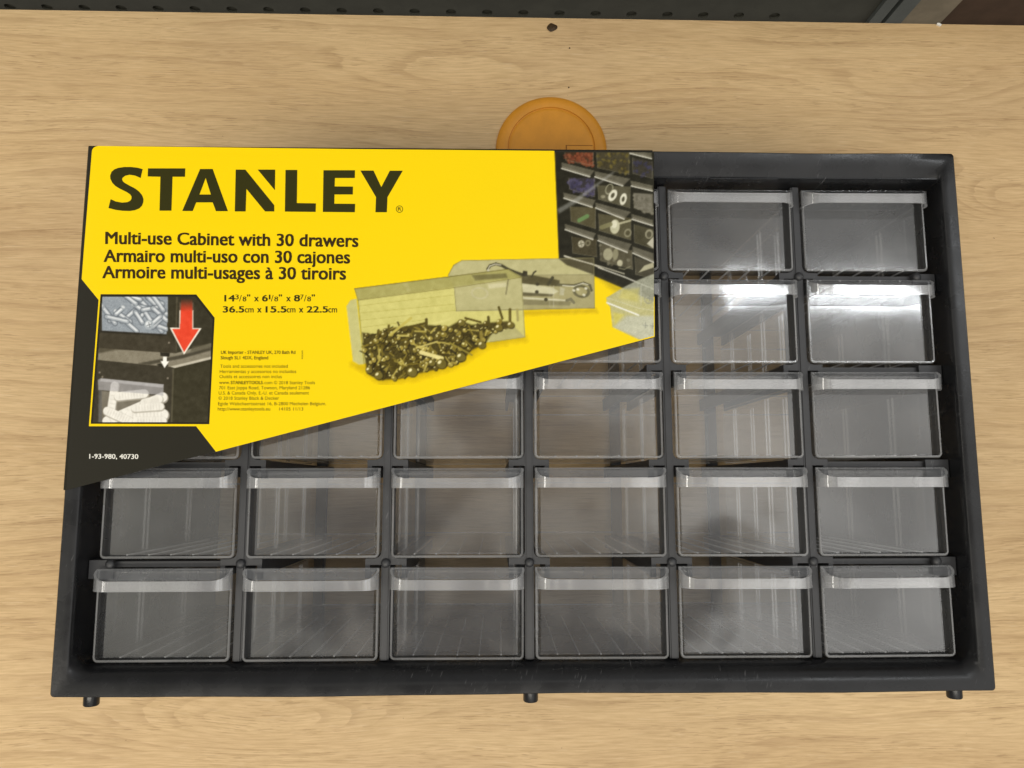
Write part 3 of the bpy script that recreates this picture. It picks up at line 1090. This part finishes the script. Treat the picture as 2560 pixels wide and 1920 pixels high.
# assembly picture: one cabinet set down on another
P = Picture(226, 733, 538, 1062, 1.5, (58, 53, 40))
P.poly(AI((245, 170), (970, 170), (945, 600), (215, 560)), (150, 158, 166), tex=9)
for k in range(26):                                          # screws lying in the upper drawer
    a = A = rng.uniform(0.2, 1.1) if k % 4 else rng.uniform(2.2, 3.0)
    cx_, cy_ = rng.uniform(250, 900), rng.uniform(190, 520)
    L_ = rng.uniform(110, 240)
    p0 = (cx_ - L_ / 2 * math.cos(a), cy_ - L_ / 2 * math.sin(a))
    p1 = (cx_ + L_ / 2 * math.cos(a), cy_ + L_ / 2 * math.sin(a))
    q0, q1 = AI(p0, p1)
    P.line([q0, q1], 14, (96, 103, 111), 0.7)
    P.line([q0, q1], 9, (182, 189, 195), 0.8)
    for u in np.linspace(0.1, 0.95, 11):
        x_, y_ = q0[0] + (q1[0] - q0[0]) * u, q0[1] + (q1[1] - q0[1]) * u
        P.ell(x_, y_ - 1, 3.0, 2.0, 0, (238, 241, 243), 0.7)
    if k % 3 == 0:
        P.ell(q0[0], q0[1], 9, 6, a + 1.2, (150, 158, 165), 0.9)
        P.ell(q0[0] - 2, q0[1] - 1, 5, 3, a + 1.2, (225, 228, 230), 0.8)
x_, y_ = AI((755, 490))[0]
P.ell(x_, y_, 12, 12, 0, (170, 178, 184), 1)
P.ell(x_ - 2, y_ - 2, 7, 7, 0, (232, 236, 238), 0.9)
P.line([(x_ - 6, y_ + 2), (x_ + 6, y_ - 2)], 1.6, (90, 96, 102))
P.line([(x_ - 1, y_ - 6), (x_ + 2, y_ + 6)], 1.6, (90, 96, 102))
P.poly(AI((960, 165), (1480, 165), (1480, 1580), (960, 1580)), (55, 51, 36))
P.poly(AI((240, 165), (240, 1580), (100, 1580), (100, 165)), (58, 53, 40))
P.poly(AI((1050, 180), (1068, 180), (1058, 780), (1035, 780)), (84, 78, 60), 0.8)
P.poly(AI((215, 555), (950, 600), (1045, 690), (1045, 800), (200, 745)), (64, 58, 44))
P.poly(AI((215, 550), (945, 590), (945, 612), (215, 575)), (40, 36, 26), 0.8)
P.poly(AI((205, 745), (1045, 800), (1430, 690), (1430, 860), (1025, 952), (195, 875)), (135, 128, 110), tex=4)
P.poly(AI((200, 740), (440, 750), (260, 790), (195, 800)), (70, 64, 48), 0.8, 6)
P.poly(AI((640, 910), (1100, 820), (1430, 735), (1430, 770), (1120, 855), (760, 925)), (62, 57, 44), 0.85, 4)
P.poly(AI((985, 945), (1430, 838), (1430, 868), (1035, 962)), (196, 190, 172))
P.poly(AI((1230, 725), (1430, 690), (1430, 745), (1200, 790)), (88, 83, 66), 0.7, 4)
P.poly(AI((195, 872), (1025, 960), (1025, 1570), (180, 1570)), (60, 55, 42))
P.poly(AI((1025, 965), (1430, 865), (1430, 1570), (1000, 1570)), (57, 53, 36))
P.poly(AI((1010, 970), (1028, 970), (1008, 1570), (992, 1570)), (92, 87, 68), 0.8)
P.poly(AI((875, 790), (980, 798), (975, 838), (880, 830)), (42, 38, 28))
P.ell(*AI((905, 930))[0], 14, 4, 0.1, (45, 42, 30))
for p_ in ((215, 1010), (958, 1072), (972, 685), (245, 1058)):
    P.ell(*AI(p_)[0], 2.5, 2.5, 0, (150, 140, 125), 0.8)
pts = AI((230, 1210), (905, 1270), (895, 1555), (205, 1555))
P.poly(pts, (120, 114, 100))
P.poly(AI((205, 1200), (240, 1205), (240, 1555), (200, 1555)), (100, 98, 94), 0.8)
for (a0, b0, a1, b1, wd) in ((380, 1150, 320, 1550, 24), (300, 1540, 900, 1280, 30), (560, 1480, 905, 1470, 34), (420, 1270, 700, 1240, 26), (700, 1340, 860, 1300, 24), (300, 1430, 540, 1540, 26), (600, 1400, 880, 1380, 22), (620, 1540, 900, 1540, 26)):
    q0, q1 = AI((a0, b0), (a1, b1))
    P.line([(q0[0] + 1, q0[1] + 2), (q1[0] + 1, q1[1] + 2)], wd * 0.95, (172, 166, 152), 0.8)
    P.line([q0, q1], wd * 0.82, (238, 235, 226))
    for u in np.linspace(0.05, 0.95, 9):
        P.ell(q0[0] + (q1[0] - q0[0]) * u, q0[1] + (q1[1] - q0[1]) * u, 1.6, wd * 0.36, math.atan2(q1[1] - q0[1], q1[0] - q0[0]), (212, 207, 196), 0.5)
P.poly(AI((195, 1090), (230, 1072), (915, 1140), (910, 1268), (870, 1255), (200, 1200)), (176, 174, 176), 0.72)
P.poly(AI((230, 1075), (915, 1140), (905, 1175), (220, 1105)), (205, 203, 205), 0.5)
P.poly(AI((100, 1540), (1480, 1540), (1480, 1600), (100, 1600)), (58, 53, 40), 0.0)
# red arrow fading in from the top
arrow_head = AI((980, 520), (1090, 524), (1090, 500), (1225, 500), (1225, 524), (1328, 526), (1137, 815))
P.poly(arrow_head, (245, 240, 225), 1.0, 1.2)
ya_, yb_ = 700 + 200 / 4.366, 700 + 345 / 4.366


def fade(X, Y):
    f_ = np.clip((Y - ya_) / (yb_ - ya_), 0, 1)[..., None]
    return np.array((55, 51, 36)) * (1 - f_) + np.array((232, 72, 44)) * f_


P.poly(AI((1086, 330), (1238, 330), (1238, 524), (1082, 524)), (245, 240, 225), 0.85)
P.poly(AI((1090, 250), (1236, 250), (1237, 340), (1087, 340)), (190, 150, 130), 0.45, 5)
P.poly(AI((1104, 182), (1228, 182), (1226, 545), (1094, 545)), fade)
P.poly(AI((1006, 534), (1300, 536), (1137, 788)), (232, 72, 44))
P.poly(AI((1092, 480), (1224, 480), (1224, 545), (1092, 545)), (232, 72, 44))
P.poly(AI((908, 838), (948, 838), (948, 888), (972, 890), (924, 962), (880, 884), (906, 886)), (250, 248, 240))
b = MB()
flat(b, AI((225, 155), (1270, 158), (1470, 412), (1412, 1574), (117, 1570)), 0.05, pc(40, 37, 24))
fix_up(b)
frame_o = b.build('picture_border', PRINT, card)


def inset_keep(X, Y):
    p = np.array(AI((243, 178), (1262, 180), (1452, 425), (1396, 1556), (138, 1553)))
    k = np.ones(X.shape, bool)
    for i in range(len(p)):
        a, c = p[i], p[(i + 1) % len(p)]
        k &= ((c[0] - a[0]) * (Y - a[1]) - (c[1] - a[1]) * (X - a[0])) > 0
    return k


P.develop()
P.build('assembly_picture', 0.08, inset_keep)

# right-hand picture: filled drawers, cabinet front and clear trays on the yellow field
P = Picture(852, 381, 1634, 962, 1.9, YEL_RGB)
P.poly([(1386, 370), (1640, 370), (1640, 756), (1560, 722), (1480, 688), (1397, 650)], (36, 34, 22), 1, 3)
cells = [
    (((165, 62), (392, 62), (392, 172), (175, 130)), (70, 48, 28), [(128, 68, 42), (106, 54, 34), (140, 80, 52)], 90),
    (((418, 62), (680, 62), (678, 242), (428, 190)), (66, 60, 40), [(110, 98, 44), (90, 80, 36)], 40),
    (((705, 110), (862, 140), (866, 275), (710, 235)), (58, 54, 44), [(64, 62, 84), (56, 54, 72)], 30),
    (((195, 270), (402, 270), (402, 420), (205, 360)), (54, 50, 52), [(70, 66, 94), (60, 56, 80), (80, 75, 104)], 70),
    (((428, 330), (688, 340), (685, 510), (435, 440)), (84, 80, 60), None, 0),
    (((715, 390), (866, 400), (868, 560), (718, 510)), (112, 108, 94), [(126, 122, 108), (98, 94, 80)], 50),
    (((210, 500), (410, 505), (410, 675), (215, 615)), (82, 76, 52), None, 0),
    (((435, 555), (692, 590), (692, 765), (440, 690)), (84, 79, 56), None, 0),
    (((718, 640), (868, 680), (872, 835), (722, 785)), (70, 66, 46), None, 0),
    (((222, 740), (418, 760), (420, 900), (230, 870)), (68, 62, 42), None, 0),
    (((445, 790), (700, 850), (706, 1000), (450, 930)), (84, 79, 60), [(120, 116, 96), (96, 90, 70)], 30),
    (((725, 900), (875, 945), (878, 1075), (732, 1040)), (70, 66, 50), None, 0),
]
for poly_, base_, lumps, n_ in cells:
    pl = AC(*poly_)
    P.poly(pl, base_, 1, 2, tex=3)
    if lumps:
        lo = AC(*[poly_[0] if i == -1 else p for i, p in enumerate(poly_)])
        P.blotch([(x, y + 4) for x, y in lo], lumps, n_, 5.0)
    P.line([pl[0], pl[3], pl[2], pl[1]], 1.5, (128, 124, 104), 0.6)
for cx_, cy_, rx_, ry_, ro_ in ((548, 410, 30, 50, 0.5), (632, 440, 26, 48, 0.25)):           # washers
    P.ell(*AC((cx_, cy_))[0], rx_ / 3.19, ry_ / 3.19, ro_, (222, 220, 200), 1, 1.4, 0.45)
P.ell(*AC((520, 360))[0], 9, 14, 0.4, (190, 188, 160), 0.8, 1.4, 0.8)
P.ell(*AC((470, 420))[0], 6, 4, 0, (160, 156, 130), 0.7)
P.line(AC((280, 610), (345, 575)), 10, (104, 138, 84), 0.9)
P.ell(*AC((565, 660))[0], 12, 18, 0.1, (188, 186, 156), 1)
P.ell(*AC((560, 640))[0], 7, 10, 0.1, (226, 224, 200), 0.8)
P.line(AC((460, 665), (530, 640)), 11, (130, 126, 90), 0.9)
P.line(AC((600, 635), (690, 610)), 5, (196, 192, 160), 0.8)
P.ell(*AC((668, 710))[0], 9, 11, 0.3, (150, 146, 120), 0.8, 1.4, 0.6)
P.ell(*AC((838, 718))[0], 10, 12, 0.2, (148, 144, 120), 1)
P.ell(*AC((838, 722))[0], 6, 8, 0.2, (84, 80, 60), 1)
P.poly(AC((820, 795), (872, 740), (874, 835)), (190, 186, 166))
P.ell(*AC((297, 797))[0], 8, 9, 0, (182, 178, 156))
P.line(AC((280, 800), (314, 794)), 1.6, (84, 80, 60))
P.line(AC((294, 780), (300, 815)), 1.6, (84, 80, 60))
P.ell(*AC((350, 790))[0], 7, 8, 0.3, (130, 126, 100), 0.8, 1.4, 0.5)
P.ell(*AC((510, 880))[0], 12, 15, 0, (156, 152, 124))
P.ell(*AC((570, 880))[0], 7, 15, 0.1, (140, 136, 108))
P.ell(*AC((605, 950))[0], 7, 8, 0, (182, 178, 150))
P.poly(AC((755, 1025), (800, 970), (872, 945), (874, 985)), (176, 172, 142))
P.line(AC((690, 975), (640, 1000), (600, 990)), 3, (140, 136, 110), 0.7)
hand = [((140, 150), (400, 215), (365, 262), (140, 195)), ((405, 220), (685, 280), (630, 335), (405, 262)), ((690, 295), (866, 335), (866, 375), (695, 335)),
        ((155, 390), (408, 450), (385, 505), (158, 432)), ((410, 470), (690, 545), (640, 600), (412, 510)), ((697, 560), (868, 610), (868, 652), (700, 600)),
        ((165, 640), (412, 715), (390, 762), (168, 682)), ((428, 725), (695, 800), (665, 865), (430, 770)), ((705, 820), (872, 875), (876, 945), (708, 870)), ((680, 50), (858, 75), (858, 118), (685, 75))]
for a, b_, c, d in hand:
    pl = AC(a, b_, c, d)
    P.poly(pl, (104, 100, 84), 0.85, 2.5)
    P.line([pl[0], pl[1]], 1.4, (120, 116, 98), 0.7)
    P.line([pl[3], pl[2]], 2.6, (238, 236, 222), 0.95)
    P.line([(pl[3][0] + 3, pl[3][1] - 4), (pl[2][0], pl[2][1] - 4)], 1.4, (168, 164, 146), 0.7)
P.line(AC((160, 890), (395, 960), (640, 1035)), 2.6, (206, 202, 182), 0.9)
P.line(AC((435, 985), (640, 1060), (878, 1160)), 3.2, (214, 212, 200), 0.9)
P.poly(AC((400, 1045), (640, 1150), (880, 1190), (880, 1260), (560, 1180)), (110, 100, 50), 0.35, 14)
# pale scuff across the glossy print
P.poly(AC((105, 520), (240, 440), (550, 222), (560, 228), (260, 470), (120, 555)), (190, 192, 190), 0.42, 6)
# lower corner tray
tray = AC((497, 1225), (640, 1140), (760, 1080), (890, 1030), (890, 1540), (770, 1566), (545, 1460), (528, 1300), (500, 1270))
P.poly(tray, (176, 178, 158), 0.82, 3, tex=9)
P.poly(AC((620, 1160), (760, 1150), (750, 1260), (600, 1230)), (206, 196, 96), 0.5, 8)
P.poly(AC((548, 1340), (640, 1360), (560, 1450)), (212, 200, 80), 0.6, 6)
P.poly(AC((560, 1460), (660, 1370), (880, 1370), (880, 1540), (770, 1560)), (196, 200, 196), 0.6, 8, tex=10)
P.line(AC((500, 1265), (755, 1365)), 3.2, (244, 245, 240))
P.line(AC((497, 1225), (760, 1310), (885, 1330)), 1.5, (224, 225, 214), 0.5)
P.line(AC((775, 1130), (775, 1290)), 1.5, (214, 215, 205), 0.7)
P.ell(*AC((835, 1232))[0], 12, 14, 0, (150, 150, 132), 0.7, 1.5, 0.75)
for cx_, cy_ in ((840, 1230), (808, 1445), (865, 1450)):
    P.line(AC((cx_ - 20, cy_), (cx_ + 20, cy_ + 4)), 1.8, (130, 132, 122), 0.8)
    P.line(AC((cx_ + 2, cy_ - 20), (cx_, cy_ + 22)), 1.8, (130, 132, 122), 0.8)
# second tray with spring hooks
P.poly(AD((900, 540), (1620, 520), (1640, 560), (900, 590)), (150, 120, 10), 0.35, 10)
bx = AD((160, 190), (215, 90), (295, 45), (1600, 18), (1605, 515), (240, 542), (215, 300))
P.poly(bx, (186, 182, 140), 0.95, 2)
P.poly(AD((900, 190), (1600, 185), (1605, 515), (910, 535)), (160, 152, 108), 0.75, 2)
P.poly(AD((1255, 30), (1600, 18), (1600, 185), (1330, 90)), (66, 60, 40), 0.85, 3)
P.line(AD((1310, 5), (1580, 80), (1690, 130)), 3, (214, 210, 190), 0.9)
P.line(AD((295, 45), (1600, 18), (1605, 515), (240, 542)), 1.6, (120, 114, 76), 0.8)
P.line(AD((880, 190), (1600, 185)), 1.6, (130, 124, 88), 0.8)
P.line(AD((160, 190), (215, 90), (295, 45)), 2.2, (120, 112, 60), 0.7)
P.poly(AD((700, 190), (1000, 190), (1260, 240), (1260, 300), (700, 270)), (84, 78, 50), 0.95, 3)
P.poly(AD((700, 245), (1190, 310), (1250, 350), (1190, 385), (700, 350)), (206, 202, 166), 0.95, 3)
P.poly(AD((700, 345), (1200, 378), (1180, 400), (700, 390)), (96, 90, 62), 0.95, 3)
P.line(AD((700, 402), (1330, 440)), 5, (206, 202, 170))
P.poly(AD((700, 420), (1380, 450), (1360, 490), (700, 480)), (128, 122, 88), 0.8, 3)
P.line(AD((550, 130), (575, 95), (630, 78), (690, 95), (760, 135), (850, 170), (900, 185)), 7, (70, 66, 44))
P.line(AD((550, 140), (570, 100), (625, 80), (680, 90)), 2.4, (220, 216, 190))
P.line(AD((555, 140), (570, 180), (610, 185)), 6, (206, 202, 176))
P.line(AD((1250, 285), (1400, 290), (1500, 265), (1560, 290), (1575, 340)), 6, (92, 88, 62))
P.line(AD((1290, 292), (1400, 300), (1490, 270), (1540, 285)), 2.4, (226, 224, 200))
P.ell(*AD((1475, 350))[0], 22, 16, 0.2, (96, 92, 66), 0.9, 2, 0.65)
for x_, y_ in ((1400, 340), (1520, 320), (1500, 385), (1440, 330)):
    P.ell(*AD((x_, y_))[0], 4, 3, 0.4, (232, 230, 206), 0.9)
P.poly(AD((1265, 305), (1310, 320), (1300, 390), (1260, 385)), (186, 182, 150))
P.poly(AD((900, 145), (940, 150), (945, 200), (890, 200)), (58, 54, 36))
P.line(AD((985, 205), (1005, 165), (1025, 150)), 4, (70, 66, 46))
P.line(AD((1150, 280), (1190, 215)), 8, (74, 70, 48))
P.line(AD((1330, 440), (1370, 425), (1400, 460)), 7, (120, 116, 88))
for x_, y_ in ((1125, 430), (1035, 355), (1040, 278)):
    P.ell(*AD((x_, y_))[0], 4.5, 4.5, 0, (66, 62, 42))
P.line(AD((1160, 280), (1160, 500)), 1.3, (206, 202, 180), 0.6)
P.line(AD((1200, 290), (1200, 500)), 1.3, (206, 202, 180), 0.6)
# first tray with brass fasteners
P.poly(AB((180, 1290), (330, 1380), (500, 1500), (900, 1440), (1300, 1330), (1700, 1080), (2090, 1010), (2090, 980), (1200, 900), (330, 1280)), (140, 112, 8), 0.5, 26)
P.poly(AB((118, 640), (160, 575), (230, 560), (310, 1285), (260, 1290), (190, 1250)), (196, 194, 140), 0.92, 3)
P.poly(AB((205, 450), (1905, 235), (2050, 320), (2090, 985), (1700, 1040), (310, 1280), (245, 570)), (206, 202, 132), 0.92, 2)
P.poly(AB((205, 450), (1905, 235), (2050, 320), (1300, 432), (240, 578)), (160, 154, 90), 0.75, 3)
P.poly(AB((1310, 430), (2050, 330), (2075, 690), (1330, 700)), (182, 176, 130), 0.75, 2)
P.poly(AB((1700, 1030), (2090, 985), (1960, 860), (1700, 940)), (172, 166, 118), 0.7, 3)
for a, c in (((250, 640), (1300, 520)), ((260, 720), (1310, 620)), ((270, 800), (1320, 690)), ((280, 880), (1000, 790))):
    P.line(AB(a, c), 1.2, (160, 150, 66), 0.6)
P.line(AB((205, 450), (1905, 235)), 2, (104, 96, 44), 0.9)
P.line(AB((240, 578), (1300, 440), (2050, 325)), 1.8, (124, 116, 60), 0.8)
P.line(AB((2050, 320), (2090, 985), (1700, 1040)), 2, (150, 144, 96), 0.9)
P.line(AB((205, 450), (245, 580), (310, 1280)), 1.8, (130, 122, 64), 0.8)
P.line(AB((118, 640), (190, 1250), (260, 1290)), 2, (216, 208, 130), 0.8)
P.line(AB((1310, 440), (1330, 695), (2070, 680)), 1.6, (120, 114, 74), 0.8)
P.line(AB((1905, 240), (2050, 330)), 1.6, (130, 122, 70), 0.8)
P.poly(AB((740, 390), (790, 385), (830, 480), (790, 485)), (188, 180, 120), 0.6, 3)
# loop of wire seen through the tray
P.ell(*AB((1590, 500))[0], 22, 15, 0.1, (196, 190, 150), 0.9, 2, 0.78)
P.poly(AB((1500, 300), (1880, 280), (1900, 330), (1540, 360)), (100, 94, 58), 0.7, 4)
P.poly(AB((1680, 400), (1880, 380), (1890, 430), (1690, 450)), (214, 208, 170), 0.7, 4)
P.line(AB((1880, 510), (1905, 350)), 3.5, (120, 114, 80), 0.8)
pile = AB((290, 935), (430, 960), (560, 890), (1000, 850), (1250, 870), (1380, 800), (1500, 850), (1650, 830), (1900, 810), (1960, 870), (1720, 950), (1650, 1060), (1500, 1130), (1400, 1240), (1200, 1320), (900, 1390), (700, 1450), (470, 1460), (345, 1390), (310, 1150))
P.poly(pile, (66, 56, 16), 0.93, 5, tex=8)
pp = np.array(pile)


def in_pile(x, y):
    k = False
    for i in range(len(pp)):
        a, c = pp[i], pp[(i + 1) % len(pp)]
        if (a[1] > y) != (c[1] > y) and x < (c[0] - a[0]) * (y - a[1]) / (c[1] - a[1]) + a[0]:
            k = not k
    return k


cnt = 0
while cnt < 330:
    x_, y_ = rng.uniform(pp[:, 0].min(), pp[:, 0].max()), rng.uniform(pp[:, 1].min(), pp[:, 1].max())
    if not in_pile(x_, y_):
        continue
    cnt += 1
    a_ = rng.uniform(0, math.pi)
    kind = rng.integers(5)
    if kind < 2:
        L_ = rng.uniform(6, 15)
        c_ = [(112, 98, 32), (142, 126, 48), (60, 50, 14), (188, 172, 84), (40, 34, 10)][rng.integers(5)]
        P.line([(x_ - L_ * math.cos(a_), y_ - L_ * math.sin(a_)), (x_ + L_ * math.cos(a_), y_ + L_ * math.sin(a_))], rng.uniform(2.4, 5), c_, 0.9)
    elif kind < 4:
        r_ = rng.uniform(4.5, 8.5)
        P.ell(x_ + 1, y_ + 1.4, r_ + 0.8, r_ * 0.9, a_, (30, 25, 6), 0.8)
        P.ell(x_, y_, r_, r_ * 0.85, a_, [(140, 124, 48), (96, 82, 26), (170, 152, 68)][rng.integers(3)], 0.95)
        P.ell(x_ - r_ * 0.35, y_ - r_ * 0.35, r_ * 0.34, r_ * 0.24, a_, (246, 238, 176), 0.95)
    else:
        P.ell(x_, y_, rng.uniform(1.5, 3.2), rng.uniform(1.0, 2.0), a_, (244, 234, 160), 0.95)
for p0_, p1_, wd_, c_ in (((600, 960), (830, 775), 6.5, (196, 182, 90)), ((940, 1155), (1170, 1220), 10, (236, 224, 150)), ((890, 1105), (1120, 1035), 4, (206, 192, 110)),
                          ((1260, 1050), (1505, 1185), 4, (150, 136, 56)), ((1000, 880), (1000, 790), 7, (76, 66, 20)), ((1840, 780), (1800, 655), 6, (84, 74, 26)), ((1690, 860), (1685, 765), 7, (80, 70, 22)),
                          ((1925, 820), (1925, 680), 7, (92, 80, 30)), ((2010, 800), (2005, 680), 6, (166, 156, 96)), ((1430, 775), (1600, 820), 5, (84, 72, 22)), ((1605, 930), (1610, 1040), 8, (140, 124, 52)),
                          ((680, 970), (800, 970), 4, (210, 196, 110)), ((460, 980), (470, 910), 6, (90, 78, 26)), ((580, 930), (585, 860), 6, (96, 84, 28)), ((740, 890), (1000, 830), 6, (80, 68, 20))):
    P.line(AB(p0_, p1_), wd_, c_, 0.95)
for x_, y_, r_ in ((1385, 825, 9), (1380, 1205, 12), (1165, 1280, 13), (470, 1410, 11), (840, 1370, 13), (1610, 1070, 10), (1800, 880, 10), (1930, 850, 9), (365, 1350, 9), (1060, 1270, 9)):
    qx, qy = AB((x_, y_))[0]
    P.ell(qx + 1.5, qy + 1.5, r_ + 1, r_, 0.4, (40, 33, 8), 0.7)
    P.ell(qx, qy, r_, r_ * 0.9, 0.4, (112, 100, 40), 1)
    P.ell(qx - r_ * 0.35, qy - r_ * 0.3, r_ * 0.4, r_ * 0.28, 2.4, (244, 236, 180), 1)
P.poly(AB((1060, 830), (1280, 770), (1260, 800), (1090, 850)), (236, 228, 150), 0.5, 6)


def art_keep(X, Y):
    edge = 843.5 + (1637 - X) * (1225.3 - 843.5) / (1637 - 165.6)
    return Y < edge - 3.0


P.develop()
P.build('product_picture', 0.04, art_keep)
